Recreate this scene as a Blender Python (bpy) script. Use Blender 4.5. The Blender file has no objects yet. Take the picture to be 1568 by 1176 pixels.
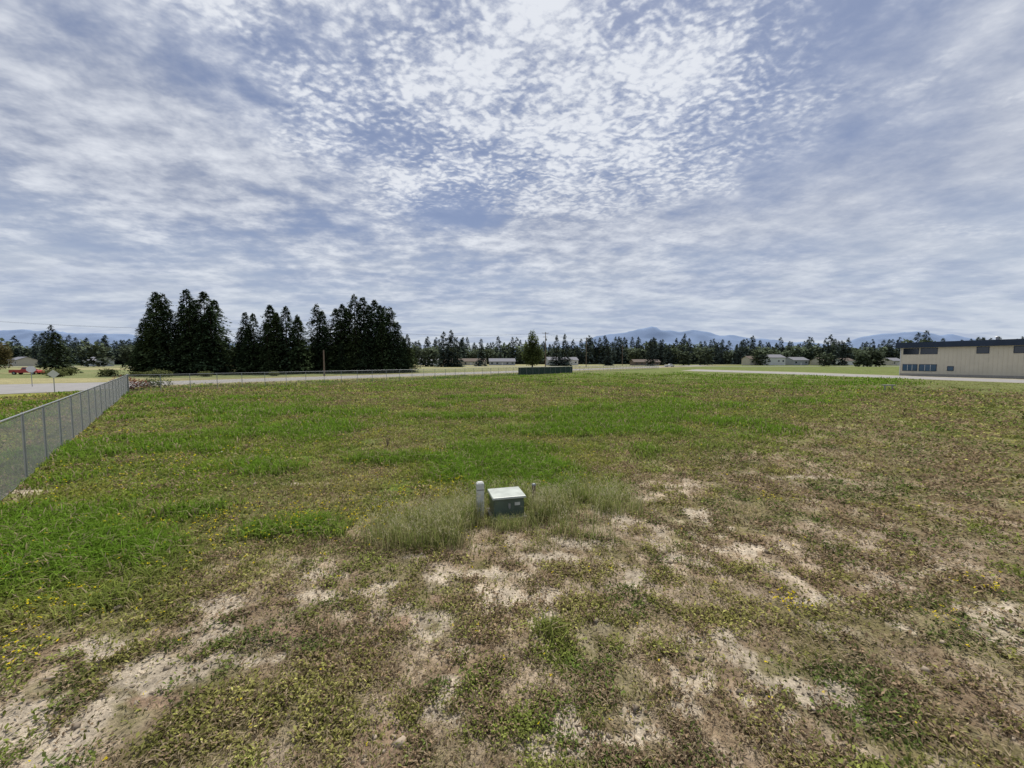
import bpy, math, numpy as np
from mathutils import Vector
R=np.random.RandomState(11)
TAB=np.random.RandomState(3).rand(256,256)
def vn(x,y):
    xi=np.floor(x).astype(int); yi=np.floor(y).astype(int)
    u=x-xi; v=y-yi; u=u*u*(3-2*u); v=v*v*(3-2*v)
    a=TAB[xi&255,yi&255]; b=TAB[(xi+1)&255,yi&255]; c=TAB[xi&255,(yi+1)&255]; d=TAB[(xi+1)&255,(yi+1)&255]
    return (a*(1-u)+b*u)*(1-v)+(c*(1-u)+d*u)*v
def fbm(x,y,s=1.0,o=4,off=0.0):
    x=np.asarray(x,float)*s+off; y=np.asarray(y,float)*s+off*1.7+13.3
    t=0;a=.5;n=0
    for i in range(o):
        t=t+a*vn(x,y); n+=a; a*=.5; x,y=x*1.6+y*1.2+5.1, y*1.6-x*1.2+9.7
    return t/n
def ss(a,b,x):
    t=np.clip((x-a)/(b-a),0,1); return t*t*(3-2*t)
scene=bpy.context.scene

# ---------------------------------------------------------------- materials
def newmat(name):
    m=bpy.data.materials.new(name); m.use_nodes=True
    nt=m.node_tree; b=nt.nodes['Principled BSDF']; return m,nt,b
def plain(name,col,rough=.7,metal=0,var=.12,scale=3.0,bump=0.0,spec=.3):
    m,nt,b=newmat(name)
    tc=nt.nodes.new('ShaderNodeTexCoord'); n=nt.nodes.new('ShaderNodeTexNoise'); n.inputs['Scale'].default_value=scale; n.inputs['Detail'].default_value=6
    nt.links.new(tc.outputs['Object'],n.inputs['Vector'])
    r=nt.nodes.new('ShaderNodeMapRange'); r.inputs['From Min'].default_value=.3; r.inputs['From Max'].default_value=.7; r.inputs['To Min'].default_value=1-var; r.inputs['To Max'].default_value=1+var
    nt.links.new(n.outputs['Fac'],r.inputs['Value'])
    mx=nt.nodes.new('ShaderNodeVectorMath'); mx.operation='SCALE'; mx.inputs[0].default_value=col
    nt.links.new(r.outputs[0],mx.inputs['Scale']); nt.links.new(mx.outputs[0],b.inputs['Base Color'])
    b.inputs['Roughness'].default_value=rough; b.inputs['Metallic'].default_value=metal; b.inputs['Specular IOR Level'].default_value=spec
    if bump:
        bp=nt.nodes.new('ShaderNodeBump'); bp.inputs['Strength'].default_value=bump; nt.links.new(n.outputs['Fac'],bp.inputs['Height']); nt.links.new(bp.outputs[0],b.inputs['Normal'])
    return m
def leafmat(name,trans=.35,rough=.7):
    m=bpy.data.materials.new(name); m.use_nodes=True; nt=m.node_tree; nt.nodes.clear()
    at=nt.nodes.new('ShaderNodeAttribute'); at.attribute_name='col'
    d=nt.nodes.new('ShaderNodeBsdfDiffuse')
    t=nt.nodes.new('ShaderNodeBsdfTranslucent'); mx=nt.nodes.new('ShaderNodeMixShader'); mx.inputs[0].default_value=trans
    o=nt.nodes.new('ShaderNodeOutputMaterial')
    nt.links.new(at.outputs['Color'],d.inputs['Color']); nt.links.new(at.outputs['Color'],t.inputs['Color'])
    nt.links.new(d.outputs[0],mx.inputs[1]); nt.links.new(t.outputs[0],mx.inputs[2]); nt.links.new(mx.outputs[0],o.inputs[0])
    return m
M_leaf=leafmat('grass_blades',.42); M_conif=leafmat('conifer_foliage',.12); M_decid=leafmat('leaf_foliage',.3); M_clod=leafmat('dirt_clods',0.0)
M_galv=plain('galvanised_steel',(.30,.31,.32),.45,.6,.1,5)
M_wood=plain('weathered_wood',(.16,.12,.09),.9,0,.3,4,.2)
M_greybox=plain('pale_grey_paint',(.50,.51,.47),.6,0,.15,9)
M_boxgreen=plain('transformer_green_shaded',(.085,.115,.09),.4,0,.15,6,spec=.4)  # cabinet green darkened, shade on its front is in the colour
M_conc=plain('concrete',(.33,.31,.28),.9,0,.15,8,.2)
M_tan=plain('tan_metal_siding',(.60,.55,.44),.6,0,.05,.6)
M_navy=plain('dark_roof_metal',(.022,.036,.065),.5,0,.15,.5)
M_glass=plain('dark_window_glass',(.015,.02,.03),.08,0,.1,1,spec=.8)
M_blueglass=plain('blue_window_glass',(.05,.10,.17),.1,0,.2,1,spec=.8)
M_white=plain('white_paint',(.62,.62,.60),.6,0,.05,2)
M_grey=plain('grey_siding',(.33,.35,.37),.7,0,.08,1)
M_cream=plain('cream_siding',(.5,.46,.38),.7,0,.08,1)
M_roofg=plain('grey_shingles',(.20,.20,.22),.9,0,.2,3)
M_roofb=plain('brown_shingles',(.14,.11,.09),.9,0,.2,3)
M_rubber=plain('rubber',(.02,.02,.02),.8)
M_redp=plain('red_car_paint',(.35,.02,.02),.3,0,.05,1,spec=.6)
M_screen=plain('green_windscreen_fabric',(.022,.055,.045),.9,0,.2,1.5)
M_wire=plain('power_cable',(.02,.02,.02),.6)

# ---------------------------------------------------------------- mesh helpers
def fastmesh(name,verts,faces,col,mat,smooth=False):
    """faces (n,k) with constant k"""
    me=bpy.data.meshes.new(name); n,k=faces.shape
    me.vertices.add(len(verts)); me.vertices.foreach_set('co',verts.astype(np.float32).ravel())
    me.loops.add(n*k); me.loops.foreach_set('vertex_index',faces.astype(np.int32).ravel())
    me.polygons.add(n); me.polygons.foreach_set('loop_start',(np.arange(n)*k).astype(np.int32))
    me.update(calc_edges=True)
    a=me.attributes.new('col','FLOAT_COLOR','POINT')
    c=np.ones((len(verts),4),np.float32); c[:,:3]=col; a.data.foreach_set('color',c.ravel())
    if smooth: me.polygons.foreach_set('use_smooth',np.ones(n,bool))
    me.materials.append(mat); return me
def addobj(name,me,parent=None,loc=(0,0,0),rot=0,sc=1):
    o=bpy.data.objects.new(name,me); scene.collection.objects.link(o)
    o.location=loc; o.rotation_euler=(0,0,rot)
    o.scale=(sc,sc,sc) if not hasattr(sc,'__len__') else sc
    if parent: o.parent=parent
    return o
def empty(name,loc=(0,0,0),rot=0):
    o=bpy.data.objects.new(name,None); scene.collection.objects.link(o); o.location=loc; o.rotation_euler=(0,0,rot); return o
class PB:
    def __init__(s): s.v=[];s.f=[];s.m=[];s.mats=[]
    def mi(s,mat):
        if mat not in s.mats: s.mats.append(mat)
        return s.mats.index(mat)
    def add(s,vs,fs,mat):
        o=len(s.v); s.v+= [tuple(v) for v in vs]; i=s.mi(mat)
        for f in fs: s.f.append(tuple(a+o for a in f)); s.m.append(i)
    def box(s,c,d,mat,rz=0,top=1.0):
        x,y,z=d[0]/2,d[1]/2,d[2]/2; ca,sa=math.cos(rz),math.sin(rz); vs=[]
        for zz,k in((-z,1),(z,top)):
            for a,b in((-x,-y),(x,-y),(x,y),(-x,y)):
                a*=k;b*=k; vs.append((c[0]+a*ca-b*sa,c[1]+a*sa+b*ca,c[2]+zz))
        s.add(vs,[(3,2,1,0),(4,5,6,7),(0,1,5,4),(1,2,6,5),(2,3,7,6),(3,0,4,7)],mat)
    def cyl(s,p0,p1,r0,r1,mat,n=8):
        p0=Vector(p0);p1=Vector(p1);d=(p1-p0).normalized(); a=d.orthogonal().normalized(); b=d.cross(a); vs=[]
        for p,r in((p0,r0),(p1,r1)):
            for i in range(n):
                t=2*math.pi*i/n; vs.append(p+a*math.cos(t)*r+b*math.sin(t)*r)
        fs=[(i,(i+1)%n,n+(i+1)%n,n+i) for i in range(n)]+[tuple(range(n))[::-1],tuple(range(n,2*n))]
        s.add(vs,fs,mat)
    def mesh(s,name,bevel=0):
        me=bpy.data.meshes.new(name); me.from_pydata(s.v,[],s.f)
        for m in s.mats: me.materials.append(m)
        me.polygons.foreach_set('material_index',s.m); me.update(); return me
    def obj(s,name,parent=None,loc=(0,0,0),rot=0,bevel=0):
        o=addobj(name,s.mesh(name),parent,loc,rot)
        if bevel:
            b=o.modifiers.new('bevel','BEVEL'); b.width=bevel; b.segments=2
        return o

# ---------------------------------------------------------------- field layout (metres; camera foot at origin)
FX=np.array([-60,-12,-6.2,-2.6,2.6,12,40,90.]); FY=np.array([-8,2.0,4.3,6.7,9.6,16.5,41,80.])
def green_zone(x,y):
    yb=np.interp(x,FX,FY)
    d=(y-yb)*.8+(fbm(x,y,.5,4,3)-.5)*3.5+(fbm(x,y,2,3,33)-.5)*1.5
    return ss(-1.0,1.3,d)
SAND=[(-4.1,3.15,.7,.3),(-3.72,3.78,.45,.2),(-3.38,4.46,.45,.2),(-3.9,4.85,.35,.25),(-2.87,5.56,.42,.18),(.14,5.03,.6,.2),(-.5,5.62,.9,.2),
(.7,6.07,.8,.15),(1.3,6.6,.6,.15),(2.1,7.95,.3,.8),(3.87,7.8,.3,.5),(.37,4.57,.22,.25),(3.87,6.4,.8,.14),(3.0,3.54,.6,.15),(1.07,3.03,.25,.16),
(.42,3.08,.4,.15),(6.18,4.7,.3,.3),(-.52,3.45,.25,.18),(1.82,5.6,.2,.25),(-5.2,3.3,.5,.35),(-2.7,5.1,.4,.13),(-3.1,3.9,.55,.12),(-4.6,4.1,.35,.18),
(-12,9.2,.6,.3),(5.6,6.6,.5,.12),(-5.3,9.9,.7,.12),(7.9,10.5,.7,.15),(4.4,9.7,.6,.15),(2.3,4.3,.3,.12),(4.2,5.0,.4,.12),(2.7,6.1,.35,.12),(-1.9,5.2,.35,.12),(-1.6,6.1,.4,.12)]
BROWN=[(-1.1,2.95,.26,.3),(-1.39,4.52,.19,.15),(-2.76,4.42,.24,.11),(-3.34,3.43,.3,.08),(-1.0,5.0,.15,.1),(-2.5,4.3,.12,.1)]
CLUMP=[(-4.1,12.3,1.5,.7),(-.3,13.6,1.9,.9),(2,17.5,3.5,1.5),(5,21,5,2),(-7.3,6.4,1.6,.8),(-4,7.0,1.0,.35),(-6.8,7.9,.8,.5),(-7,11.2,1.2,.6),(-9,7,1.4,1.2),(9,26,5,2.5),(-12,14,2,1),(.4,4.35,.14,.14),(-16,24,5,2),(-3,22,4,1)]
def blobs(x,y,L,wob=.35,s=2.5):
    wx=(fbm(x,y,s,4,21)-.5)*wob*2; wy=(fbm(x,y,s,4,57)-.5)*wob*2
    m=np.zeros_like(x)
    for a,b,c,d in L:
        m=np.maximum(m,np.exp(-(((x+wx*min(1,c*2)-a)/c)**2+((y+wy*min(1,d*3)-b)/d)**2)))
    return m
def sandm(x,y,g):
    m=blobs(x,y,SAND,.6,4)*(.05+1.9*fbm(x,y,8,4,8))
    a=ss(.22,.6,m)
    n=fbm(x,y,3.6,5,31); zone=ss(.5,.62,fbm(x,y,.45,3,52)); near=1-ss(6,13,np.hypot(x,y))
    b=ss(.56,.66,n-.05*(1-zone))*(.25+.6*zone)*(1-g)*(.2+.8*near)
    return np.maximum(a,b)
def hgt(x,y):
    r=np.hypot(x,y)
    return .07*(fbm(x,y,.9,3,2)-.5)*(1-ss(15,35,r))+.015*(fbm(x,y,6,2,4)-.5)*(1-ss(8,12,r))
def mixc(a,b,t): return a*(1-t[:,None])+np.array(b)*t[:,None]
F0=np.array([-38.6,38.5]); FD=np.array([.64,.768]); FN=np.array([-.768,.64])
def tallness(x,y,g):
    return np.clip(ss(.5,.68,fbm(x,y,.32,4,77))*g+ .9*ss(.3,.6,blobs(x,y,CLUMP,.5)),0,1)
def groundcol(x,y):
    g=green_zone(x,y); r=np.hypot(x,y)
    n1=fbm(x,y,3.2,4,1); n2=fbm(x,y,.6,4,9); n3=fbm(x,y,.12,4,19)
    dry=np.tile(np.array([.23,.17,.11]),(len(x),1)); dry=mixc(dry,(.35,.28,.20),ss(.42,.58,n1)); dry=mixc(dry,(.14,.13,.05),ss(.48,.62,fbm(x,y,1.1,4,44))*.7)
    rr=ss(8,30,r)
    dry=mixc(dry,(.19,.17,.07),rr*.75)
    dry=mixc(dry,(.14,.17,.045),rr*ss(.4,.62,n2)*.85)
    dry=mixc(dry,(.145,.165,.05),ss(28,50,r)*.75)
    gr=np.tile(np.array([.11,.155,.03]),(len(x),1)); gr=mixc(gr,(.19,.185,.06),ss(.4,.65,n2)*.7); gr=mixc(gr,(.23,.18,.105),ss(.54,.7,fbm(x,y,.45,4,63))*.7)
    gr=mixc(gr,(.135,.18,.04),ss(20,60,r)*.7); gr=mixc(gr,(.18,.185,.07),ss(.42,.62,n3)*ss(20,50,r)*.5)
    c=dry*(1-g[:,None])+gr*g[:,None]
    c*=(1-.14*ss(35,70,r))[:,None]
    c=mixc(c,(.43,.365,.275),sandm(x,y,g)*(1-ss(18,32,r)))
    c=mixc(c,(.29,.205,.14),ss(.3,.5,blobs(x,y,BROWN,.15)))
    side=(x+12)*.74+(y-9)*.667
    c=mixc(c,(.24,.23,.045),ss(0,-2,side)*.7*(1-ss(.45,.6,n2)*.5))
    off=(x-F0[0])*FN[0]+(y-F0[1])*FN[1]
    c=mixc(c,(.24,.21,.10),ss(3,9,off)*(.5+.4*n2))
    far=ss(32,36,off)
    c=mixc(c,(.31,.28,.15),far*(.7+.25*n3))
    c=mixc(c,(.13,.16,.06),far*ss(.46,.56,fbm(x*.15,y,.05,3,5))*.8)
    c=mixc(c,(.06,.08,.04),ss(380,430,r))
    c*= (.82+.36*fbm(x,y,9,3,91))[:,None]
    return c

# ground sheet : polar grid, fine near the viewer
na,nr=1500,640
th=np.linspace(0,2*np.pi,na,endpoint=False); rad=np.concatenate([[0.0],np.exp(np.linspace(np.log(.8),np.log(9000),nr))])
TH,RR=np.meshgrid(th,rad); gx=(RR*np.sin(TH)).ravel(); gy=(RR*np.cos(TH)).ravel()
gv=np.stack([gx,gy,hgt(gx,gy)],1)
i=np.arange(nr)[:,None]*na+np.arange(na)[None,:]; j=np.arange(nr)[:,None]*na+(np.arange(na)[None,:]+1)%na
gf=np.stack([i,j,j+na,i+na],-1).reshape(-1,4)[:,::-1]
mg,nt,b=newmat('field_ground')
at=nt.nodes.new('ShaderNodeAttribute'); at.attribute_name='col'
tc=nt.nodes.new('ShaderNodeTexCoord')
n1=nt.nodes.new('ShaderNodeTexNoise'); n1.inputs['Scale'].default_value=28; n1.inputs['Detail'].default_value=6; n1.inputs['Roughness'].default_value=.75
n2=nt.nodes.new('ShaderNodeTexNoise'); n2.inputs['Scale'].default_value=3.5; n2.inputs['Detail'].default_value=7; n2.inputs['Roughness'].default_value=.75
n3=nt.nodes.new('ShaderNodeTexNoise'); n3.inputs['Scale'].default_value=.35; n3.inputs['Detail'].default_value=7; n3.inputs['Roughness'].default_value=.75
for n in(n1,n2,n3): nt.links.new(tc.outputs['Object'],n.inputs['Vector'])
def mr(nt,src,a,b_,c,d):
    r=nt.nodes.new('ShaderNodeMapRange'); 
    for k,v in zip(('From Min','From Max','To Min','To Max'),(a,b_,c,d)): r.inputs[k].default_value=v
    nt.links.new(src,r.inputs['Value']); return r.outputs[0]
s1=mr(nt,n1.outputs['Fac'],.3,.7,.6,1.4); s2=mr(nt,n2.outputs['Fac'],.3,.7,.65,1.35); s3=mr(nt,n3.outputs['Fac'],.35,.65,.75,1.25)
mm=nt.nodes.new('ShaderNodeMath'); mm.operation='MULTIPLY'; nt.links.new(s1,mm.inputs[0]); nt.links.new(s2,mm.inputs[1])
m2=nt.nodes.new('ShaderNodeMath'); m2.operation='MULTIPLY'; nt.links.new(mm.outputs[0],m2.inputs[0]); nt.links.new(s3,m2.inputs[1])
vs=nt.nodes.new('ShaderNodeVectorMath'); vs.operation='SCALE'; nt.links.new(at.outputs['Vector'],vs.inputs[0]); nt.links.new(m2.outputs[0],vs.inputs['Scale'])
nt.links.new(vs.outputs[0],b.inputs['Base Color']); b.inputs['Roughness'].default_value=.95; b.inputs['Specular IOR Level'].default_value=.1
bp=nt.nodes.new('ShaderNodeBump'); bp.inputs['Strength'].default_value=.8; bp.inputs['Distance'].default_value=.03; nt.links.new(n1.outputs['Fac'],bp.inputs['Height']); nt.links.new(bp.outputs[0],b.inputs['Normal'])
addobj('ground',fastmesh('ground',gv,gf,groundcol(gx,gy),mg,True))

# ---------------------------------------------------------------- vegetation scatter
def polar(n,r0,r1,half=1.12):
    r=np.exp(R.uniform(np.log(r0),np.log(r1),n)); a=R.uniform(-half,half,n)
    return r*np.sin(a),r*np.cos(a),r
def blades(x,y,z,H,W,lean,az,col):
    n=len(x); h=np.stack([np.cos(az),np.sin(az),0*az],1); p=np.stack([-np.sin(az+R.uniform(-.8,.8,n)),np.cos(az),0*az],1)
    bb=np.stack([x,y,z],1); up=np.array([0,0,1.])
    m=bb+h*(lean*H*.3)[:,None]+up*(H*.6)[:,None]; t=bb+h*(lean*H)[:,None]+up*(H*np.clip(1-lean*.35,.3,1))[:,None]
    w=W[:,None]
    V=np.stack([bb-p*w/2,bb+p*w/2,m+p*w*.38,m-p*w*.38,t+p*w*.06,t-p*w*.06],1).reshape(-1,3)
    o=np.arange(n)[:,None]*6
    F=np.concatenate([o+np.array([0,1,2,3]),o+np.array([3,2,4,5])],0)
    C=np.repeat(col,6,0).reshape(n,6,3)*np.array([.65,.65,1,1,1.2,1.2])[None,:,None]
    return V,F,C.reshape(-1,3)
def leaves(P,az,el,L,W,col):
    n=len(P); d=np.stack([np.cos(az)*np.cos(el),np.sin(az)*np.cos(el),np.sin(el)],1); p=np.stack([-np.sin(az),np.cos(az),R.uniform(-.5,.5,n)],1)
    a=P; t=P+d*L[:,None]; m=P+d*(L*.55)[:,None]+np.array([0,0,1])*(L*.08)[:,None]
    V=np.stack([a,m+p*(W/2)[:,None],t,m-p*(W/2)[:,None]],1).reshape(-1,3)
    F=np.arange(n)[:,None]*4+np.array([0,1,2,3]); C=np.repeat(col,4,0)
    return V,F,C
def merge(L):
    V=[];F=[];C=[];o=0
    for v,f,c in L: V.append(v);F.append(f+o);C.append(c);o+=len(v)
    return np.concatenate(V),np.concatenate(F),np.concatenate(C)
def pick(x,y,z,keep): return [a[keep] for a in (x,y,z)]
xroad=lambda y: np.interp(y,[-10,20,52,72,98,128],[83,80,75,71,67,56])-1

# green grass
x,y,r=polar(108000,2.4,125); g=green_zone(x,y); s=sandm(x,y,g)*(1-ss(18,32,r)); T=tallness(x,y,g)
off=(x-F0[0])*FN[0]+(y-F0[1])*FN[1]
pr=(.12+.45*ss(14,40,r)*(1-g)+.73*g)*(1-s)*(.3+.9*ss(.38,.58,fbm(x,y,1.3,4,15)))+T*.8
pr*=1-ss(70,122,r)
keep=(R.rand(len(x))<pr)&(off<9)&(x<xroad(y))&~((x<-44)&(y>28))
x,y,r=pick(x,y,r,keep); g=g[keep];T=T[keep]
nb=7; k=np.repeat(np.arange(len(x)),nb); sp=.035+.012*r[k]
bx=x[k]+R.normal(0,1,len(k))*sp; by=y[k]+R.normal(0,1,len(k))*sp
H=(.05+.06*g[k]+.20*T[k])*R.uniform(.5,1.25,len(k))*(1+.002*r[k]); W=(.006+.0015*r[k])*R.uniform(.6,1.3,len(k))
base=np.array([.18,.255,.035]); yel=ss(.38,.66,fbm(x,y,.7,3,23))*.7*(1-T)
col=mixc(np.tile(base,(len(x),1)),(.32,.31,.085),yel); col=mixc(col,(.13,.24,.028),T*.75)
lg=ss(.5,.64,fbm(x,y,.2,4,99)); col=mixc(col,(.30,.25,.13),lg*.4*(1-T))
col=mixc(col,(.27,.26,.09),(1-g)*.55)
col=col*R.uniform(.65,1.35,len(x))[:,None]; colb=col[k]*R.uniform(.75,1.3,len(k))[:,None]
dryb=R.rand(len(k))<.12; colb[dryb]=np.array([.42,.35,.21])*R.uniform(.7,1.1,dryb.sum())[:,None]
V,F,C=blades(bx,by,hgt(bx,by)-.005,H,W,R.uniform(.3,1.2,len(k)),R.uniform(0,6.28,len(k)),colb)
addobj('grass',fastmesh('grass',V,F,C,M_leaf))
print('grass',len(F))

# low leafy weeds in clumps
x,y,r=polar(140000,2.4,75); g=green_zone(x,y); s=sandm(x,y,g)*(1-ss(18,32,r)); br=ss(.3,.5,blobs(x,y,BROWN,.15))
cn=fbm(x,y,3.4,5,40); c2=fbm(x,y,.7,3,66); cov=ss(.465,.545,cn+.25*(c2-.5))
pr=(cov*.85+.06+.2*ss(7,14,r))*(1-.9*s)*(1-br)*(1-.3*g)*(1-ss(45,74,r))
keep=(R.rand(len(x))<pr)&(x<xroad(y))&~((x<-44)&(y>28)); x,y,r=pick(x,y,r,keep); g=g[keep]; cv=cov[keep]
nb=8; k=np.repeat(np.arange(len(x)),nb); sp=.014+.007*r[k]
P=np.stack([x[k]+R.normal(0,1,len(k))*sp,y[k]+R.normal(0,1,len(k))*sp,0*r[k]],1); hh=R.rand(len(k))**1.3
P[:,2]=hgt(P[:,0],P[:,1])+hh*(.015+.07*(cv*fbm(x,y,1.5,2,5))[k])
L=(.017+.0038*r[k])*R.uniform(.4,1.6,len(k)); W=L*R.uniform(.25,.6,len(k))
col=np.tile(np.array([.235,.235,.07]),(len(x),1)); ty=fbm(x,y,1.3,4,80)
col=mixc(col,(.12,.165,.048),ss(.52,.62,ty)*.85); col=mixc(col,(.37,.35,.12),ss(.45,.36,ty)*.8); 
tg=ss(.5,.62,fbm(x,y,.5,3,111)); col=mixc(col,(.17,.25,.045),tg*.45)
bz=ss(.44,.56,fbm(x,y,.9,3,131)); br2=R.rand(len(x))<(.25+.45*bz-.15*tg); col[br2]=np.array([.28,.205,.13])
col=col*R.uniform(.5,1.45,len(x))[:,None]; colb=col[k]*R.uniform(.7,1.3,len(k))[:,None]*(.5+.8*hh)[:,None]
V,F,C=leaves(P,R.uniform(0,6.28,len(k)),R.uniform(-.1,.9,len(k)),L,W,colb)
W1=(V,F,C)
# dead straw litter
x,y,r=polar(110000,2.4,25); g=green_zone(x,y); s=sandm(x,y,g)
keep=R.rand(len(x))<(1-.8*s)*(1-.75*g)*ss(.33,.58,fbm(x,y,2.0,4,12)); x,y,r=pick(x,y,r,keep)
P=np.stack([x,y,hgt(x,y)+R.uniform(.003,.05,len(x))],1); L=(.035+.006*r)*R.uniform(.4,1.5,len(x))
cc=np.array([.42,.34,.22])*R.uniform(.35,1.2,len(x))[:,None]
W2=leaves(P,R.uniform(0,6.28,len(x)),R.uniform(-.1,.7,len(x)),L,L*.08+.001*r,cc)
V,F,C=merge([W1,W2]); addobj('weeds',fastmesh('weeds',V,F,C,M_leaf)); print('weeds',len(F))
# clods and pebbles
x,y,r=polar(70000,2.4,13); g=green_zone(x,y); s=sandm(x,y,g); bz=ss(.3,.5,blobs(x,y,BROWN,.15)); keep=R.rand(len(x))<.07+.32*s+.3*bz; x,y,r=pick(x,y,r,keep)
n=len(x); sz=np.exp(R.normal(-5.0,.6,n))*(1+.05*r); oc=np.array([[1,0,0],[0,1,0],[-1,0,0],[0,-1,0],[0,0,.8],[0,0,-.8]]); of=np.array([[0,1,4],[1,2,4],[2,3,4],[3,0,4],[1,0,5],[2,1,5],[3,2,5],[0,3,5]])
V=(np.stack([x,y,hgt(x,y)+sz*.2],1)[:,None,:]+oc[None]*sz[:,None,None]*R.uniform(.6,1.3,(n,6,1))+R.normal(0,.25,(n,6,3))*sz[:,None,None]).reshape(-1,3)
F=(np.arange(n)[:,None,None]*6+of[None]).reshape(-1,3); C=np.repeat(np.array([.34,.28,.21])*R.uniform(.55,1.25,n)[:,None],6,0)
addobj('dirt_clods',fastmesh('dirt_clods',V,F,C,M_clod))

# tall seeding grass round the transformer
n=6000; x=R.normal(0,1,n); y=R.normal(0,1,n)
x=.05+x*1.5; y=7.5+x*.33+y*.62
dd=fbm(x,y,1.3,4,70)
keep=(x>-2.8)&(x<2.9)&~((np.abs(x+.12)<.46)&(y>7.42)&(y<8.4))&(y>6.3)&(R.rand(n)<ss(.32,.54,dd)); x=x[keep];y=y[keep]
infront=(np.abs(x+.1)<.55)&(y<7.7)
nb=4;k=np.repeat(np.arange(len(x)),nb); bx=x[k]+R.normal(0,.05,len(k)); by=y[k]+R.normal(0,.05,len(k))
H=R.uniform(.1,.62,len(k))*np.where(infront[k],.5,1)*(.65+.35*ss(3.0,1.2,np.abs(bx))); tc_=R.rand(len(k))
cc=np.where((tc_<.45)[:,None],np.array([.46,.43,.22]),np.where((tc_<.8)[:,None],np.array([.24,.30,.08]),np.array([.34,.37,.12])))*R.uniform(.6,1.2,len(k))[:,None]
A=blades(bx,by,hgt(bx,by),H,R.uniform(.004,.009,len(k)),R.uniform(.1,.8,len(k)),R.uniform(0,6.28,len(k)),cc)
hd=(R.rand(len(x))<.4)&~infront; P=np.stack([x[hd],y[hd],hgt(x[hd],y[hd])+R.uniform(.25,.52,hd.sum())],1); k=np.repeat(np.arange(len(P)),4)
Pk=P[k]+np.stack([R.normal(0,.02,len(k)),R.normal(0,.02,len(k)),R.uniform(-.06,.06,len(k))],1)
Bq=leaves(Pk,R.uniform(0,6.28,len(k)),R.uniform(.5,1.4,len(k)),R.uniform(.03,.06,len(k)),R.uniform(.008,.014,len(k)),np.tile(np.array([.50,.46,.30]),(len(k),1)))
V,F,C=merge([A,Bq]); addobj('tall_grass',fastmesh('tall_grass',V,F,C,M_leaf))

# wild flowers
def flowers(x,y,hh,size,col):
    k=np.repeat(np.arange(len(x)),3); P=np.stack([x,y,hgt(x,y)+hh],1)[k]+R.normal(0,.006,(len(k),3))
    return leaves(P,R.uniform(0,6.28,len(k)),R.uniform(-.2,.5,len(k)),size[k],size[k]*.8,np.array(col)*R.uniform(.7,1.1,len(k))[:,None])
x,y,r=polar(60000,3.0,60); g=green_zone(x,y)
yp=blobs(x,y,[(-4.5,7.6,2.5,1.0),(-6.3,4.6,1,.5),(-5.4,3.9,.6,.3),(-7.6,5.6,2,.8),(1.1,9.9,1.0,.5),(-2.2,9,1.5,.6),(6,8.8,.5,.3),(-18,16,2,2),(-10,12,3,1.5),(44,37,5,1.2),(5,8,.4,.15),(-52,32,12,8),(-20,10,5,5)],.8,1.2)
yt=blobs(x,y,[(3.6,4.85,.24,.13),(5.2,4.5,.22,.1),(6.6,5.2,.3,.15)],.3,3)
keep=(R.rand(len(x))<yp*.7*ss(.4,.6,fbm(x,y,2.5,3,2))+yt+.11*g*ss(.42,.6,fbm(x,y,.5,3,92))+.004)&~((x<-44)&(y>28)); x,y,r=pick(x,y,r,keep)
A=flowers(x,y,R.uniform(.05,.22,len(x)),R.uniform(.009,.016,len(x))*(1+.1*r),(.85,.68,.03))
x,y,r=polar(5000,4,40); keep=R.rand(len(x))<blobs(x,y,[(16,32,3,2.5),(21,33,2.5,1.5),(-3.4,9.6,.3,.3),(-9,13,1,1),(4.0,3.98,.22,.1)],.6)*.5; x,y,r=pick(x,y,r,keep)
Bq=flowers(x,y,R.uniform(.15,.4,len(x)),R.uniform(.012,.022,len(x))*(1+.04*r),(.7,.72,.65))
V,F,C=merge([A,Bq]); addobj('wildflowers',fastmesh('wildflowers',V,F,C,M_leaf)); print('flowers',len(F))

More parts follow.
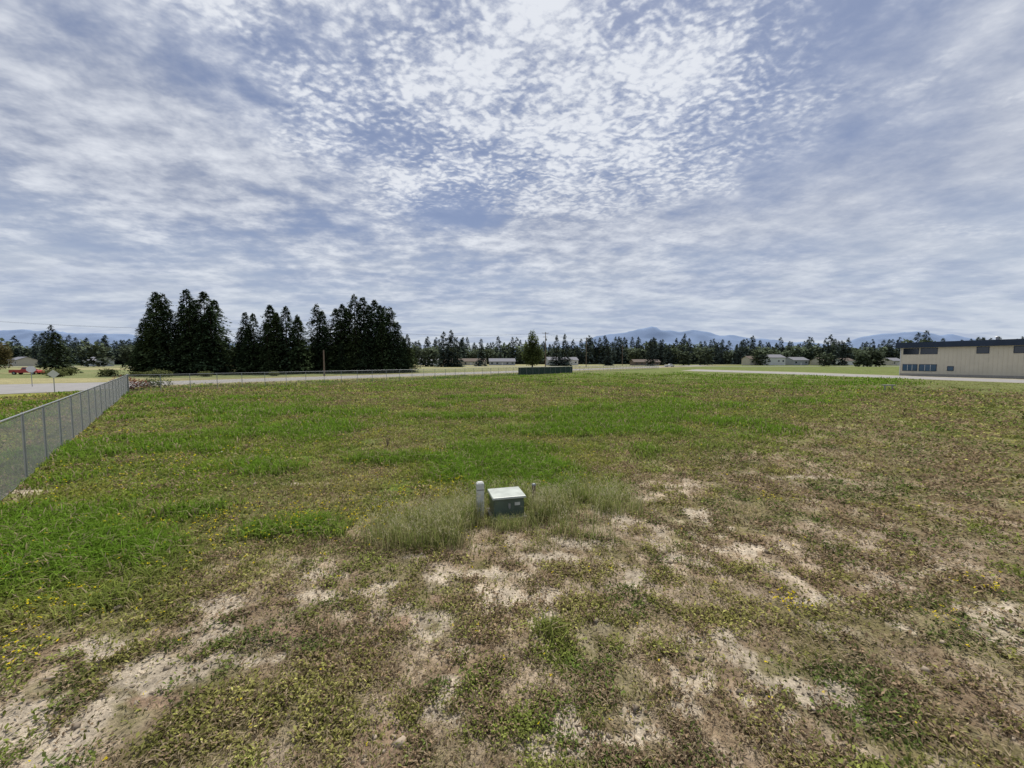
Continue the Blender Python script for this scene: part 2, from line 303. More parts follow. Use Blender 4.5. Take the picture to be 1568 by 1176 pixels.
# ---------------------------------------------------------------- trees
def trunkq(pts,rs,n=7):
    V=[];F=[]
    for q,(p,r) in enumerate(zip(pts,rs)):
        for i in range(n): t=2*math.pi*i/n; V.append((p[0]+r*math.cos(t),p[1]+r*math.sin(t),p[2]))
    for q in range(len(pts)-1):
        for i in range(n): F.append((q*n+i,q*n+(i+1)%n,(q+1)*n+(i+1)%n,(q+1)*n+i))
    V=np.array(V,float); return V,np.array(F),np.tile(np.array([.06,.045,.035]),(len(V),1))
def conifer(H,Rm,dens=26,ns=13,size=1.0,tint=(.034,.052,.022),low=.0,pw=.62):
    nb=int(H*dens); zf=low+(1-low)*R.rand(nb)**1.2; az=R.uniform(0,6.28,nb)
    lob=1+.2*np.sin(az*2+R.rand()*6+zf*5)+.12*np.sin(az*5+zf*11)
    Lb=(Rm*(1-zf)**pw*R.uniform(.62,1.12,nb)*lob*np.clip(.8+zf*1.5,0,1)+.2)
    k=np.repeat(np.arange(nb),ns); f=R.uniform(.15,1,len(k))**.8
    px=np.cos(az[k])*Lb[k]*f; py=np.sin(az[k])*Lb[k]*f; pz=np.maximum(.1,zf[k]*H+Lb[k]*(.12*f-.38*f*f)+R.normal(0,.15,len(k))*size)
    P=np.stack([px,py,pz],1); sz=size*R.uniform(.5,1.1,len(k))*(.5+.5*(1-zf[k]))
    br=R.uniform(.5,1.6,nb)
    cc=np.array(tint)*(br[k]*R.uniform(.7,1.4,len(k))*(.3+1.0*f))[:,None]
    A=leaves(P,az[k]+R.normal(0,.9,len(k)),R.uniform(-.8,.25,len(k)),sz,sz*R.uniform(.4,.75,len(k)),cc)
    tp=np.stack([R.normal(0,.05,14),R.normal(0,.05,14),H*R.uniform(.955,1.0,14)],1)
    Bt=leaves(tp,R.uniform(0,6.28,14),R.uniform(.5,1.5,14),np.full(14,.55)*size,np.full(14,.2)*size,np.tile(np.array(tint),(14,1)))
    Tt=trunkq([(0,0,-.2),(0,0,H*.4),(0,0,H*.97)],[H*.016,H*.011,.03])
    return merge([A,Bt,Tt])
def broadleaf(H,lobes,n,size,tint,trunk=True):
    P=[];cl=[]
    w=np.array([l[3]**2*l[4] for l in lobes]); w=w/w.sum()
    for l,ww in zip(lobes,w):
        m=max(20,int(n*ww)); d=R.normal(0,1,(m,3)); d/=np.linalg.norm(d,axis=1)[:,None]; rr=R.uniform(.35,1.05,m)**.6
        nz=.75+.5*vn(d[:,0]*3+l[0]*5+40,d[:,2]*3+l[2]+40)
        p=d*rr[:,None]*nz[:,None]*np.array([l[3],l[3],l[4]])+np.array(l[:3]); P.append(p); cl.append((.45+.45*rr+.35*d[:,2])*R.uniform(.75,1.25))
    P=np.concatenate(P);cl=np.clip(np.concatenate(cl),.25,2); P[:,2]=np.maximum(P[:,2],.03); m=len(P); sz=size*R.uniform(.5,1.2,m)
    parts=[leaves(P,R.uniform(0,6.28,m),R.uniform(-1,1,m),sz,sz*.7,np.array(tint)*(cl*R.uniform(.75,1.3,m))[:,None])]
    if trunk:
        parts.append(trunkq([(0,0,-.2),(0,0,H*.45),(0,0,H*.85)],[H*.018,H*.012,.03]))
        for l in lobes:
            b0=np.array([0,0,H*.25]); e=np.array(l[:3]); parts.append(trunkq([b0,(b0+e)/2+np.array([0,0,.2]),e],[H*.008,H*.006,.02],5))
    return merge(parts)
def mk(name,arr,mat,loc,rot=0,sc=1): return addobj(name,fastmesh(name,*arr,mat),None,loc,rot,sc)
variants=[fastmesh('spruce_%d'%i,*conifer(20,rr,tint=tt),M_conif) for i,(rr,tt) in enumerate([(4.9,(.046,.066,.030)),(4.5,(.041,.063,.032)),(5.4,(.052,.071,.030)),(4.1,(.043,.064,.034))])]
TR=[(-86.8,93,15.5),(-84.3,92,18.9),(-81,90,18.3),(-77,92,19.6),(-73.7,93,19.2),(-70.8,91,15.6),(-87,95,12),(-79,97,18),(-75,98,18),(-83,98,17),(-85.5,90,13),(-79,89,15.5),(-75,90,15),(-72,90,12.5),
(-68,97,11.5),(-66.7,97,15),(-63.4,95,14.4),(-61,98,16.8),(-58.3,96,14.6),(-56,96,16.3),(-53.6,97,13.8),(-62,102,15.5),(-57,103,15),(-65,103,14),(-59.5,94,12),(-64.8,95,11.5),
(-54.3,108,18.6),(-51.9,106,16.5),(-49.5,109,17.4),(-46.8,107,18.3),(-43.8,108,21),(-41,107,20.2),(-38.2,108,19.6),(-36,106,17.8),(-34.3,109,17.8),(-31.6,107,13.6),(-48,113,18),(-42,114,19),(-37,113,18.5),(-45.5,103,7.6),(-53,103,8),(-30,107,9),(-42,104,13),(-39,104,12.5),(-35,104,13),(-50,104,12),(-46.5,105,14),(-32.5,105,11),(-58,92,6),(-72,89,6),(-29.5,109,10.5),(-89.5,93,9)]
for q,(a,b_,h) in enumerate(TR):
    k=q%4; s=h/20; w=s*R.uniform(.98,1.2); addobj('spruce_tree',variants[k],None,(a,b_,0),R.uniform(0,6.28),(w,w,s*1.02))
# single conifer and scrub on the left
mk('fir_tree',conifer(10.5,3.8,24,12,tint=(.05,.066,.034)),M_conif,(-118,100,0))
mk('broadleaf_tree',broadleaf(9,[(0,0,4,3,3),(1.5,0,6,2,2),(-1.5,1,6,2.3,2.2)],2600,.55,(.12,.105,.05)),M_decid,(-134,100,0))
# tall roadside aspen
lob=[(0,0,4,2.3,2.6),(.8,0,7,2.4,2.6),(-.9,.4,8,2.0,2.6),(.2,-.5,10.5,1.9,2.4),(-.1,.2,13,1.1,2.0),(1.4,.3,5,1.8,2),(-1.6,0,5,1.8,2.2)]
mk('aspen_tree',broadleaf(14.8,lob,6500,.55,(.13,.165,.06)),M_decid,(7.9,150,0),0,(1.25,1.25,1.02))
def shrub(n,name,loc,s,tint,hgtf=.7,num=700):
    l=[(R.uniform(-s,s)*.6,R.uniform(-s,s)*.6,s*hgtf*R.uniform(.4,.7),s*.6,s*hgtf*.6) for _ in range(n)]
    mk(name,broadleaf(s,l,num,s*.16,tint,False),M_decid,loc)
shrub(4,'red_leaf_shrub',(-42.0,42.0,0),1.4,(.22,.09,.06),.9)
shrub(4,'roadside_shrub',(-42.5,46,0),1.4,(.12,.15,.055))
for a,b_,s in[(-70,77,2),(-64,80,1.6),(-84,80,2.2),(-100,86,2.5),(-52,84,1.4),(-92,78,2),(-76,79,1.5)]: shrub(5,'roadside_shrub',(a,b_,0),s,(.12,.135,.055),.6,900)

# distant woods : one mass
parts=[]
protoC=[conifer(20,R.uniform(3.2,4.8),9,6,2.1,(.085,.11,.092),.0) for _ in range(6)]  # distance haze mixed into the bluish-green foliage tint
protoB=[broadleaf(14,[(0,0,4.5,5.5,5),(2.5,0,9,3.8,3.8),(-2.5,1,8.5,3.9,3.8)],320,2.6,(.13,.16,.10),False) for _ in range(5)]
def put(arr,x_,y_,s,w):
    v,f,c=arr; a=R.uniform(0,6.28); ca,sa=math.cos(a),math.sin(a)
    vv=np.stack([(v[:,0]*ca-v[:,1]*sa)*w+x_,(v[:,0]*sa+v[:,1]*ca)*w+y_,v[:,2]*s],1); parts.append((vv,f,c*R.uniform(.75,1.3)))
for row,(dist,num) in enumerate([(400,430),(430,430),(470,400)]):
    for xx in np.linspace(-900,1000,num):
        x_=xx*dist/400+R.uniform(-3,3); y_=dist+R.uniform(-12,12)-abs(xx)*.05
        hn=.66+.75*fbm(np.array([x_]),np.array([0.]),.02,3,row)[0]+.05*row
        if R.rand()<.6: h=R.uniform(17,27)*hn; put(protoC[R.randint(6)],x_,y_,h/20,h/20*1.15)
        else: h=R.uniform(13,21)*hn; put(protoB[R.randint(5)],x_,y_,h/14,h/14)
V,F,C=merge(parts); addobj('distant_trees',fastmesh('distant_trees',V,F,C,M_conif)); print('far trees',len(F))
parts=[]
for cx,cy,h,t in[(-38,215,19,1),(-34,216,20,1),(-30,212,16,1),(-48,230,13,0),(-60,228,13,0),(-54,240,12,0),(-20,250,17,1),(30,260,20,1),(36,262,21,1),(95,265,17,1),(235,285,22,1),(240,280,16,1),(150,300,15,0),(130,290,12,0),(190,295,14,0),(70,280,17,1),(110,300,21,1),(116,302,19,1),
  (-250,210,22,1),(-258,214,19,1),(-225,230,14,0),(-200,230,18,1),(-238,220,15,0),(205,225,10,0),(215,228,11,0),(195,240,9,0)]:
    put((protoC if t else protoB)[R.randint(5)],cx,cy,h/(20 if t else 14),h/(20 if t else 14)*1.1)
V,F,C=merge(parts); addobj('mid_distance_trees',fastmesh('mid_distance_trees',V,F,C*.7,M_conif))

# ---------------------------------------------------------------- hills
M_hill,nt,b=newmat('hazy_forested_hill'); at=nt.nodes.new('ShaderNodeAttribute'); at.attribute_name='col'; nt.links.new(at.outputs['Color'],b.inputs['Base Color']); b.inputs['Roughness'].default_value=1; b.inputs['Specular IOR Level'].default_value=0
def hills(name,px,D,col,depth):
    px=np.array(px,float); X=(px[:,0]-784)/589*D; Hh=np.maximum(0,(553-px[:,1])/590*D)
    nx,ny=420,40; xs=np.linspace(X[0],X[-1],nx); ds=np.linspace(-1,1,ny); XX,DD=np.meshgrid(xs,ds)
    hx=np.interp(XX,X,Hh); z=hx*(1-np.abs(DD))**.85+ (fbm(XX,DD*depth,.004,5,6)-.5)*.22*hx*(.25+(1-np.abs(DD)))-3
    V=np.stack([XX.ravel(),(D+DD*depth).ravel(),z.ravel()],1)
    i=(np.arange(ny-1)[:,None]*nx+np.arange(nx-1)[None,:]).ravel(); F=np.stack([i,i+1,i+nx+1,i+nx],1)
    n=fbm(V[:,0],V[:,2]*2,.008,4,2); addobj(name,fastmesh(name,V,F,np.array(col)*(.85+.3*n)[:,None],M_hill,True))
hills('mountains',[(-700,510),(-300,497),(-100,500),(0,503),(40,504),(80,508),(140,511),(210,512),(300,520),(420,530),(700,536),(880,528),(905,518),(930,511),(960,506),(997,501),(1030,505),(1060,506),(1100,511),(1150,517),(1200,523),(1290,526),(1310,518),(1350,510),(1400,507),(1440,511),(1480,517),(1568,522),(1700,512),(2200,505)],7000,(.22,.29,.42),900)  # blue aerial haze baked into the base colour

# ---------------------------------------------------------------- roads
def strip(name,pts,mat,z):
    pb=PB(); vs=[(p[0],p[1],z) for a in pts for p in a]; pb.add(vs,[(2*i,2*i+1,2*i+3,2*i+2) for i in range(len(pts)-1)],mat); return pb.obj(name)
M_asph=plain('old_asphalt',(.27,.26,.25),.9,0,.15,.6)
M_grav=plain('gravel_shoulder',(.29,.265,.21),.95,0,.25,.9)
M_line=plain('road_line_paint',(.55,.45,.12),.8,0,.2,3)
def along(o,s): return (F0[0]+FD[0]*s+FN[0]*o, F0[1]+FD[1]*s+FN[1]*o)
S=[-80,-40,0,40,80,120,160,240,330]
strip('gravel_shoulder',[(along(13.5,s),along(28,s)) for s in S],M_grav,.012)
strip('road',[(along(16,s),along(25.5,s)) for s in S],M_asph,.020)
strip('road_marking',[(along(20.1,s),along(20.3,s)) for s in S],M_line,.026)
strip('road_junction',[((-46,47),(-56,62)),((-47,39.5),(-70,52)),((-51,35),(-80,42)),((-62,27),(-95,34)),((-90,10),(-120,20))],M_asph,.030)
strip('side_road_shoulder',[((56,128),(72,150)),((67,98),(83,116)),((71,72),(86,86)),((75,52),(91,66)),((80,20),(99,30)),((83,-10),(105,-10))],M_grav,.016)
strip('side_road',[((60,128),(68,146)),((69,97),(77,112)),((73,70),(82,82)),((77,52),(86,60)),((81,20),(90,26)),((84,-10),(93,-10))],M_asph,.024)
strip('taxiway',[((-400,205),(-400,216)),((500,250),(500,262))],M_asph,.02)

# ---------------------------------------------------------------- chain-link fences
M_mesh=plain('chain_link_wire',(.17,.18,.18),.6,.3,.1,5)
def fence(name,p0,p1,h=1.8,screen=None,sp=2.44):
    pb=PB(); p0=np.array(p0);p1=np.array(p1); L=np.linalg.norm(p1-p0); d=(p1-p0)/L; n=int(round(L/sp)); st=L/n
    P=lambda s,z:(p0[0]+d[0]*s,p0[1]+d[1]*s,z)
    for i in range(n+1):
        big=i in(0,n); r=.045 if big else .03
        pb.cyl(P(i*st,-.1),P(i*st,h+(.06 if big else .0)),r,r,M_galv,8); pb.cyl(P(i*st,h+(.06 if big else 0)),P(i*st,h+.09 if big else h+.04),r*1.1,r*.3,M_galv,8)
    pb.cyl(P(0,h),P(L,h),.022,.022,M_galv,6); pb.cyl(P(0,.06),P(L,.06),.004,.004,M_galv,4)
    pitch=.075; top=h-.02; bot=.04; hh=top-bot; s=-hh
    while s<L:
        for a,b_ in((s,s+hh),(s+hh,s)):
            z0,z1=bot,top; s0,s1=a,b_
            def zz(q): return z0+(z1-z0)*(q-s0)/(s1-s0)
            q0=min(max(s0,0),L); q1=min(max(s1,0),L)
            if abs(q0-q1)>.02: pb.cyl(P(q0,zz(q0)),P(q1,zz(q1)),.0026,.0026,M_mesh,3)
        s+=pitch
    if screen:
        a,b_=screen; nn=np.array([-d[1],d[0]]); nseg=24; vs=[]
        for i in range(nseg+1):
            s=a+(b_-a)*i/nseg; o=-.05+.015*math.sin(i*2.1)
            for z in(.05,h-.05): vs.append((p0[0]+d[0]*s+nn[0]*o*-1,p0[1]+d[1]*s+nn[1]*o*-1,z))
        pb.add(vs,[(2*i,2*i+2,2*i+3,2*i+1) for i in range(nseg)],M_screen)
    o=pb.obj(name); return o
fence('chain_link_fence',(-8.3,4.9),tuple(F0))
e=along(0,153); fence('chain_link_fence',(F0[0]+.02,F0[1]+.1),e,screen=(62.5,86))

# ---------------------------------------------------------------- transformer + marker post
root=empty('electrical_transformer_box',(-.12,7.9,hgt(np.array([-.12]),np.array([7.9]))[0]-.03),math.radians(14)); root.scale=(.93,.93,.9)
pb=PB(); pb.box((0,0,.03),(.80,.70,.08),M_conc); pb.obj('pad',root,bevel=.01)
pb=PB(); pb.box((0,0,.28),(.68,.58,.42),M_boxgreen); pb.obj('cabinet',root,bevel=.012)
M_lid=plain('lid_paint_with_sheen',(.41,.44,.39),.4,0,.2,5,spec=.5)  # same green box, paler: the sunlit sheen on top is put into the colour
pb=PB(); pb.box((0,.0,.515),(.76,.66,.05),M_lid,top=.97); pb.obj('lid',root,bevel=.012)
pb=PB(); pb.box((0,-.297,.33),(.05,.02,.10),M_galv); pb.cyl((0,-.31,.30),(0,-.31,.26),.014,.014,M_galv); pb.box((.18,-.294,.36),(.12,.006,.07),M_greybox); pb.obj('hasp_and_label',root)
pb=PB(); pb.box((0,0,.35),(.15,.15,.74),M_greybox); pb.box((0,0,.735),(.15,.15,.03),M_greybox,top=.6); pb.box((0,0,.6),(.156,.156,.03),M_galv)
pb.obj('marker_post',None,(-.65,7.7,0),.2,bevel=.006)
pb=PB(); pb.box((0,0,.26),(.06,.06,.56),M_wood); pb.box((0,0,.55),(.075,.075,.03),M_galv,top=.7); pb.obj('wooden_stake',None,(.47,8.15,0),.3)
pb=PB(); 
for q in range(9): aa=q*2.4; pb.cyl((0,0,0),(.10*math.cos(aa),.10*math.sin(aa),R.uniform(.3,.5)),.008,.003,M_wood,5)
pb.obj('dead_weed_stalk',None,(-4.64,14.2,0))
root=empty('valve_stand',(40.8,42,0)); pb=PB(); pb.cyl((0,0,0),(0,0,.55),.06,.06,M_galv,10); pb.cyl((.8,0,0),(.8,0,.55),.06,.06,M_galv,10); pb.box((.4,0,.58),(1.3,.3,.12),M_conc); pb.obj('body',root)

# ---------------------------------------------------------------- signs on the left
def dsign(loc,rot,zc,size,shape='diamond'):
    root=empty('traffic_sign',loc,rot); pb=PB(); pb.box((0,0.03,(zc+size*.7)/2),(.06,.04,zc+size*.7),M_galv); pb.obj('post',root)
    pb=PB(); n=4 if shape=='diamond' else 8; ph=0 if n==4 else math.pi/8
    fr=[(size*.7*math.cos(ph+2*math.pi*i/n),0,zc+size*.7*math.sin(ph+2*math.pi*i/n)) for i in range(n)]; bk=[(p[0],.005,p[2]) for p in fr]
    pb.add(fr+bk,[tuple(range(n)),tuple(range(n,2*n))[::-1]]+[(i,(i+1)%n,n+(i+1)%n,n+i) for i in range(n)],M_white); pb.obj('plate',root)
dsign((-46.4,38.9,0),.6,1.9,.62); dsign((-60,48,0),.7,2.2,.6,'oct')

# ---------------------------------------------------------------- utility poles and lines
def pole(loc,h,arm=True,rot=.9,name='utility_pole'):
    root=empty(name,loc,rot); pb=PB(); pb.cyl((0,0,-.3),(0,0,h),.20,.13,M_wood,10); pb.obj('pole',root)
    if arm:
        pb=PB(); pb.box((0,.16,h-.5),(2.8,.12,.15),M_wood)
        for q in(-1.2,-.5,.5,1.2): pb.cyl((q,.16,h-.43),(q,.16,h-.2),.06,.04,M_greybox,6)
        pb.box((0,.16,h-2.0),(2.0,.12,.14),M_wood); pb.cyl((.38,.0,h-3.5),(.38,.0,h-2.6),.24,.24,M_galv,10); pb.obj('crossarms',root)
pole((13.6,157,0),15,rot=.3);pole((38.5,200,0),15.5,rot=.3);pole((75,262,0),14,rot=.3); pole((-41,84,0),5.6,False,0,'wooden_pole')
pb=PB()
def wire(p,q,sag):
    p=Vector(p);q=Vector(q); last=p
    for i in range(1,17):
        t=i/16; c=p.lerp(q,t); c.z-=sag*4*t*(1-t); pb.cyl(last,c,.018,.018,M_wire,4); last=c
for dx in(-1,1):
    wire((13.6+dx,157,14.6),(38.5+dx,200,15.1),1.0); wire((38.5+dx,200,15.1),(75+dx,262,13.6),1.2); wire((13.6+dx,157,14.6),(-60+dx,128,14),1.6); wire((-60+dx,128,14),(-160+dx,95,15.5),2)
pb.obj('power_lines')
pole((-60,128,0),14.3)

# ---------------------------------------------------------------- hangar
ang=math.atan2(-.93,.366); root=empty('hangar_building',(86.7,86,0),ang)
Lb,Dp,Ht=46,20,6.2
wall=PB(); wall.box((Lb/2,Dp/2,Ht/2),(Lb,Dp,Ht),M_tan)
for q in np.arange(.3,Lb,.6):
    wall.box((q,-.012,Ht/2),(.05,.03,Ht),M_tan)
wall.obj('walls',root)
pb=PB(); ov=.7; z0=6.1; th_=1.15
vs=[(-ov,-ov,z0),(Lb+ov,-ov,z0),(Lb+ov,Dp+ov,z0),(-ov,Dp+ov,z0),(-ov,-ov,z0+th_),(Lb+ov,-ov,z0+th_),(Lb+ov,Dp+ov,z0+th_),(-ov,Dp+ov,z0+th_),(-ov,Dp/2,z0+1.5),(Lb+ov,Dp/2,z0+1.5)]
pb.add(vs,[(3,2,1,0),(0,1,5,4),(2,3,7,6),(4,5,9,8),(8,9,6,7),(0,4,8,7,3),(1,2,6,9,5)],M_navy)
for q in(12,24,36): pb.cyl((q,6,z0+.9),(q,6,z0+1.9),.2,.2,M_galv,10); pb.cyl((q,6,z0+1.9),(q,6,z0+2.1),.35,.05,M_galv,10)
pb.obj('roof',root)
pb=PB(); fr=PB()
def win(a,b_,z0,z1,mat,mull=1):
    pb.box(((a+b_)/2,-.05,(z0+z1)/2),(b_-a,.05,z1-z0),mat)
    for s,t in((a-.05,a),(b_,b_+.05)): fr.box(((s+t)/2,-.055,(z0+z1)/2),(.08,.09,z1-z0+.16),M_navy)
    for z in(z0-.04,z1+.04): fr.box(((a+b_)/2,-.053,z),(b_-a,.085,.08),M_navy)
    for i in range(1,mull+1): fr.box((a+(b_-a)*i/(mull+1),-.08,(z0+z1)/2),(.06,.03,z1-z0),M_white)
for a,b_ in((.5,2.9),(3.3,5.8),(11.4,12.9),(16,17.6),(21,22.5),(26,27.5),(31,32.5),(36,37.5)): win(a,b_,4.75,5.9,M_glass,0)
win(.5,2.8,1.15,2.45,M_blueglass,2); win(3.2,5.8,1.15,2.45,M_blueglass,2); win(7.5,8.3,1.3,2.1,M_blueglass,0)
win(19,21,1.1,2.4,M_blueglass,1)
pb.obj('windows',root); fr.obj('window_frames',root)
pb=PB(); pb.box((Lb/2,-.035,.25),(Lb,.06,.5),M_conc); pb.box((-.02,-.03,3.1),(.12,.12,6.15),M_white); pb.box((24,-.06,1.05),(1,.08,2.1),M_white); pb.obj('base_trim_and_door',root)

# ---------------------------------------------------------------- distant houses
def house(x_,y_,w,d,h,rot,wm,rm,name='house'):
    root=empty(name,(x_,y_,0),rot); pb=PB(); pb.box((0,0,h/2),(w,d,h),wm)
    pb.add([(-w/2,-d/2,h),(-w/2,d/2,h),(-w/2,0,h+d*.22)],[(0,2,1)],wm); pb.add([(w/2,-d/2,h),(w/2,d/2,h),(w/2,0,h+d*.22)],[(0,1,2)],wm); pb.obj('walls',root)
    pb=PB(); o=.5; t=.18; r=d*.22
    for s in(-1,1):
        a=[(-w/2-o,s*(d/2+o),h-o*.44),(w/2+o,s*(d/2+o),h-o*.44),(w/2+o,0,h+r+.02),(-w/2-o,0,h+r+.02)]; bq=[(p[0],p[1],p[2]+t) for p in a]
        pb.add(a+bq,[(0,1,2,3),(4,5,6,7),(0,1,5,4),(1,2,6,5),(2,3,7,6),(3,0,4,7)],rm)
    pb.obj('roof',root); pb=PB(); n=max(2,int(w/4))
    for i in range(n):
        if i==n//2: continue
        pb.box((-w/2+w*(i+.5)/n,-d/2-.03,h*.55),(1.4,.08,1.2),M_glass)
    pb.obj('windows',root); pb=PB(); pb.box((-w/2+w*(n//2+.5)/n,-d/2-.03,1.05),(1.0,.08,2.1),M_white); pb.obj('door',root)
HS=[(-66,305,16,9,3.5,.1,M_white,M_roofg),(-46,300,12,9,3,.0,M_cream,M_roofb),(-32,310,22,10,3,-.1,M_cream,M_roofb),(-8,305,20,10,3,.1,M_grey,M_roofg),(34,290,16,10,4,.15,M_grey,M_roofg),(44,300,12,10,4,.2,M_white,M_roofg),
(200,300,20,10,6,.2,M_white,M_roofg),(186,300,9,9,5,.1,M_cream,M_roofb),(222,302,14,10,4,.2,M_grey,M_roofg),(240,298,12,10,3.5,.2,M_cream,M_roofb),(262,305,12,9,3.5,.3,M_white,M_roofb),(-300,280,16,10,4,-.4,M_white,M_roofg),(-268,250,12,9,3.5,-.3,M_grey,M_roofg),(-330,260,14,9,4,-.4,M_cream,M_roofg),(285,290,12,9,3.5,.3,M_cream,M_roofg)]
for h in HS: house(*h)
house(100,290,20,8,2.6,.1,M_roofb,M_roofb,'storage_shed')

# ---------------------------------------------------------------- parked pickup
def truck(loc,rot,paint):
    root=empty('pickup_truck',loc,rot); pb=PB()
    prof=[(-2.6,.45),(-2.6,1.15),(-.5,1.15),(-.3,1.75),(.8,1.75),(1.35,1.15),(2.4,1.02),(2.6,.8),(2.6,.45)]
    n=len(prof); vs=[(x,-.95 if z<1.3 else -.78,z) for x,z in prof]+[(x,.95 if z<1.3 else .78,z) for x,z in prof]
    pb.add(vs,[tuple(range(n)),tuple(range(n,2*n))[::-1]]+[(i,n+i,n+(i+1)%n,(i+1)%n) for i in range(n)],paint); pb.obj('body',root)
    pb=PB()
    for s in(-1,1):
        pb.add([(-.3,s*.93,1.2),(1.15,s*.93,1.2),(.75,s*.82,1.66),(-.2,s*.82,1.66)],[(0,1,2,3)],M_glass)
    pb.add([(1.37,-.8,1.18),(1.37,.8,1.18),(.86,.7,1.7),(.86,-.7,1.7)],[(0,1,2,3)],M_glass); pb.obj('windows',root)
    pb=PB()
    for a in(-1.7,1.65):
        for s in(-1,1): pb.cyl((a,s*.72,.38),(a,s*.97,.38),.38,.38,M_rubber,16); pb.cyl((a,s*.965,.38),(a,s*.985,.38),.2,.2,M_galv,12)
    pb.obj('wheels',root)
truck((-116,92,0),.3,M_redp)
truck((88,215,0),.1,M_white)

# ---------------------------------------------------------------- sky
w=bpy.data.worlds.new('World'); scene.world=w; w.use_nodes=True; nt=w.node_tree; nt.nodes.clear()
N=nt.nodes.new; Lk=nt.links.new
def setin(node,i,v):
    if isinstance(v,bpy.types.NodeSocket): Lk(v,node.inputs[i])
    else: node.inputs[i].default_value=v
def mth(op,a,b_=0.0,c=None,clamp=False):
    n=N('ShaderNodeMath'); n.operation=op; n.use_clamp=clamp; setin(n,0,a); setin(n,1,b_)
    if c is not None: setin(n,2,c)
    return n.outputs[0]
def sst(x,a,b_,lo=0.0,hi=1.0):
    n=N('ShaderNodeMapRange'); n.interpolation_type='SMOOTHSTEP'; setin(n,0,x); setin(n,1,a); setin(n,2,b_); setin(n,3,lo); setin(n,4,hi); return n.outputs[0]
def mixcol(f,a,b_):
    n=N('ShaderNodeMix'); n.data_type='RGBA'; setin(n,0,f); setin(n,6,a); setin(n,7,b_); return n.outputs[2]
tc=N('ShaderNodeTexCoord'); nm=N('ShaderNodeVectorMath'); nm.operation='NORMALIZE'; Lk(tc.outputs['Generated'],nm.inputs[0])
sp=N('ShaderNodeSeparateXYZ'); Lk(nm.outputs[0],sp.inputs[0]); Z=mth('MAXIMUM',sp.outputs[2],0.0); zp=mth('ADD',Z,.13)
cb=N('ShaderNodeCombineXYZ'); Lk(mth('DIVIDE',sp.outputs[0],zp),cb.inputs[0]); Lk(mth('DIVIDE',sp.outputs[1],zp),cb.inputs[1]); P=cb.outputs[0]
def mapped(rot=0,sc=(1,1,1),loc=(0,0,0),src=None):
    mp=N('ShaderNodeMapping'); mp.vector_type='POINT'; mp.inputs['Rotation'].default_value=(0,0,rot); mp.inputs['Scale'].default_value=sc; mp.inputs['Location'].default_value=loc; Lk(src or P,mp.inputs[0]); return mp.outputs[0]
def noise(scale,detail=4,rough=.5,dist=0,rot=0,sc=(1,1,1),loc=(0,0,0),out='Fac',src=None):
    n=N('ShaderNodeTexNoise'); n.noise_dimensions='2D'; Lk(mapped(rot,sc,loc,src),n.inputs['Vector']); n.inputs['Scale'].default_value=scale; n.inputs['Detail'].default_value=detail; n.inputs['Roughness'].default_value=rough; n.inputs['Distortion'].default_value=dist; return n.outputs[out]
def blob(az,el,r):
    a=math.radians(az);e_=math.radians(el); q=math.sin(e_)+.13
    v=N('ShaderNodeVectorMath'); v.operation='DISTANCE'; Lk(P,v.inputs[0]); v.inputs[1].default_value=(math.sin(a)*math.cos(e_)/q,math.cos(a)*math.cos(e_)/q,0); return sst(v.outputs['Value'],0.0,r,1.0,0.0)
def warp(scale,amt,det):
    wc=noise(scale,det,.55,0,out='Color'); wv=N('ShaderNodeVectorMath'); wv.operation='MULTIPLY_ADD'; Lk(wc,wv.inputs[0]); wv.inputs[1].default_value=(amt,amt,0); Lk(P,wv.inputs[2]); return wv.outputs[0]
w1=warp(9,.11,4)
def puff(scale,rot,sc):
    v=N('ShaderNodeTexVoronoi'); v.voronoi_dimensions='2D'; v.feature='SMOOTH_F1'; v.inputs['Smoothness'].default_value=.8; v.inputs['Scale'].default_value=scale; Lk(mapped(rot,sc,(0,0,0),w1),v.inputs['Vector']); return sst(v.outputs['Distance'],.0,.62,1.0,0.0)
pf=puff(26,.75,(1,1.5,1)); ff=noise(34,4,.65,0,.75,(1,1.4,1))
A=noise(.9,3,.5,.1,.4,(1,1.2,1),(3.4,1,0)); B=noise(2.6,5,.55,.15,-.3,(1,1.3,1)); D=noise(7.5,4,.6,.1,-.3,(1,1.25,1))
right=blob(55,18,2.3)
calm=sst(right,0.0,1.0,1.0,.35)
gap=mth('ADD',mth('ADD',blob(-27,29,.42),blob(-42,35,.5)),mth('ADD',blob(-9,21,.33),mth('ADD',blob(38,36,.5),blob(16,39,.2))))
plus=mth('ADD',blob(6,36,.7),mth('ADD',mth('MULTIPLY',blob(-48,18,1.1),.8),mth('MULTIPLY',blob(12,24,.8),.5)))
fm=sst(mth('ADD',blob(5,32,1.25),mth('MULTIPLY_ADD',B,1.2,-.6)),.0,.7)
fine=mth('MULTIPLY',mth('ADD',mth('MULTIPLY_ADD',pf,.7,-.33),mth('MULTIPLY_ADD',ff,1.3,-.65)),mth('MULTIPLY_ADD',fm,.75,.05))
cov=mth('ADD',.70,mth('MULTIPLY_ADD',A,1.5,-.75)); cov=mth('ADD',cov,mth('MULTIPLY',mth('MULTIPLY_ADD',B,1.7,-.85),calm)); cov=mth('SUBTRACT',cov,mth('MULTIPLY',gap,.42)); cov=mth('ADD',cov,mth('MULTIPLY',plus,.28))
cov=mth('ADD',cov,fine); cov=mth('ADD',cov,mth('MULTIPLY',mth('MULTIPLY_ADD',D,.9,-.45),calm))
alpha=sst(cov,.0,1.05,.18,.97)
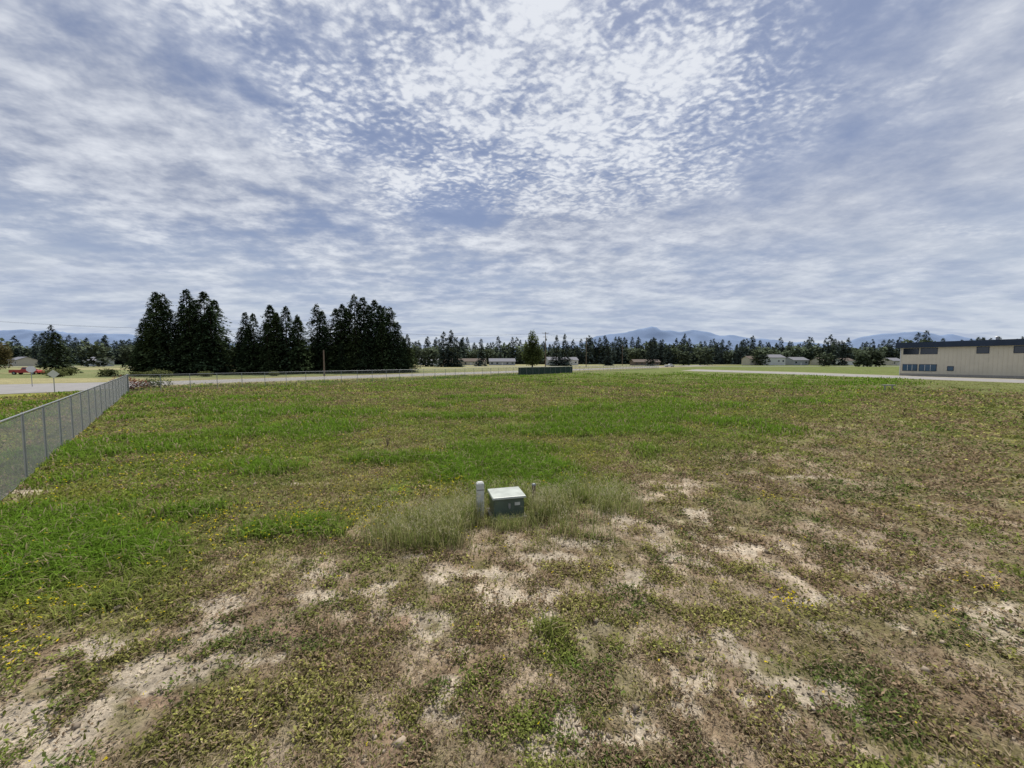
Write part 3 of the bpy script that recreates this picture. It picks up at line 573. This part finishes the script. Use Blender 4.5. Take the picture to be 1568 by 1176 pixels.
lit=mth('ADD',mth('MULTIPLY',mth('MULTIPLY_ADD',D,1.2,-.6),calm),mth('MULTIPLY',blob(6,40,1.35),.5)); lit=mth('ADD',lit,mth('MULTIPLY',mth('MULTIPLY_ADD',B,1.6,-.8),calm)); lit=mth('ADD',lit,mth('MULTIPLY',fine,.6)); lit=mth('ADD',lit,.40)
ccol=mixcol(sst(lit,-.1,1.05),(3.3,3.75,4.9,1),(7.9,8.2,8.8,1))
sky=N('ShaderNodeTexSky'); sky.sky_type='NISHITA'; sky.sun_disc=False
EL=math.radians(58); AZ=math.radians(8)
sky.sun_elevation=EL; sky.sun_rotation=AZ; sky.altitude=600; sky.air_density=1.0; sky.dust_density=.8; sky.ozone_density=2.0
blu=mixcol(.65,sky.outputs[0],(2.0,2.5,4.2,1))
c1=mixcol(alpha,blu,ccol)
hz=sst(Z,0.0,.36,.9,0.0); c2=mixcol(hz,c1,mixcol(sst(noise(2.2,4,.6,.1,0,(.5,1,1)),.36,.60),(4.3,5.0,6.4,1),(6.0,6.6,7.5,1)))
bg=N('ShaderNodeBackground'); bg.inputs['Strength'].default_value=.1; Lk(c2,bg.inputs[0]); o=N('ShaderNodeOutputWorld'); Lk(bg.outputs[0],o.inputs[0])

sd=Vector((math.sin(AZ)*math.cos(EL),math.cos(AZ)*math.cos(EL),math.sin(EL)))
sl=bpy.data.lights.new('sun','SUN'); sl.energy=4.4; sl.angle=math.radians(.8); sl.color=(1,.95,.87)
so=bpy.data.objects.new('sun',sl); scene.collection.objects.link(so); so.rotation_euler=sd.to_track_quat('Z','Y').to_euler(); so.location=(0,30,60)

cam=bpy.data.cameras.new('camera'); co=bpy.data.objects.new('camera',cam); scene.collection.objects.link(co)
cam.sensor_width=36; cam.lens=36*589/1568; cam.clip_start=.05; cam.clip_end=30000
co.location=(0,0,3.2); co.rotation_euler=(math.radians(90-3.4),0,0); scene.camera=co
scene.view_settings.view_transform='Standard'; scene.view_settings.look='None'; scene.view_settings.exposure=0
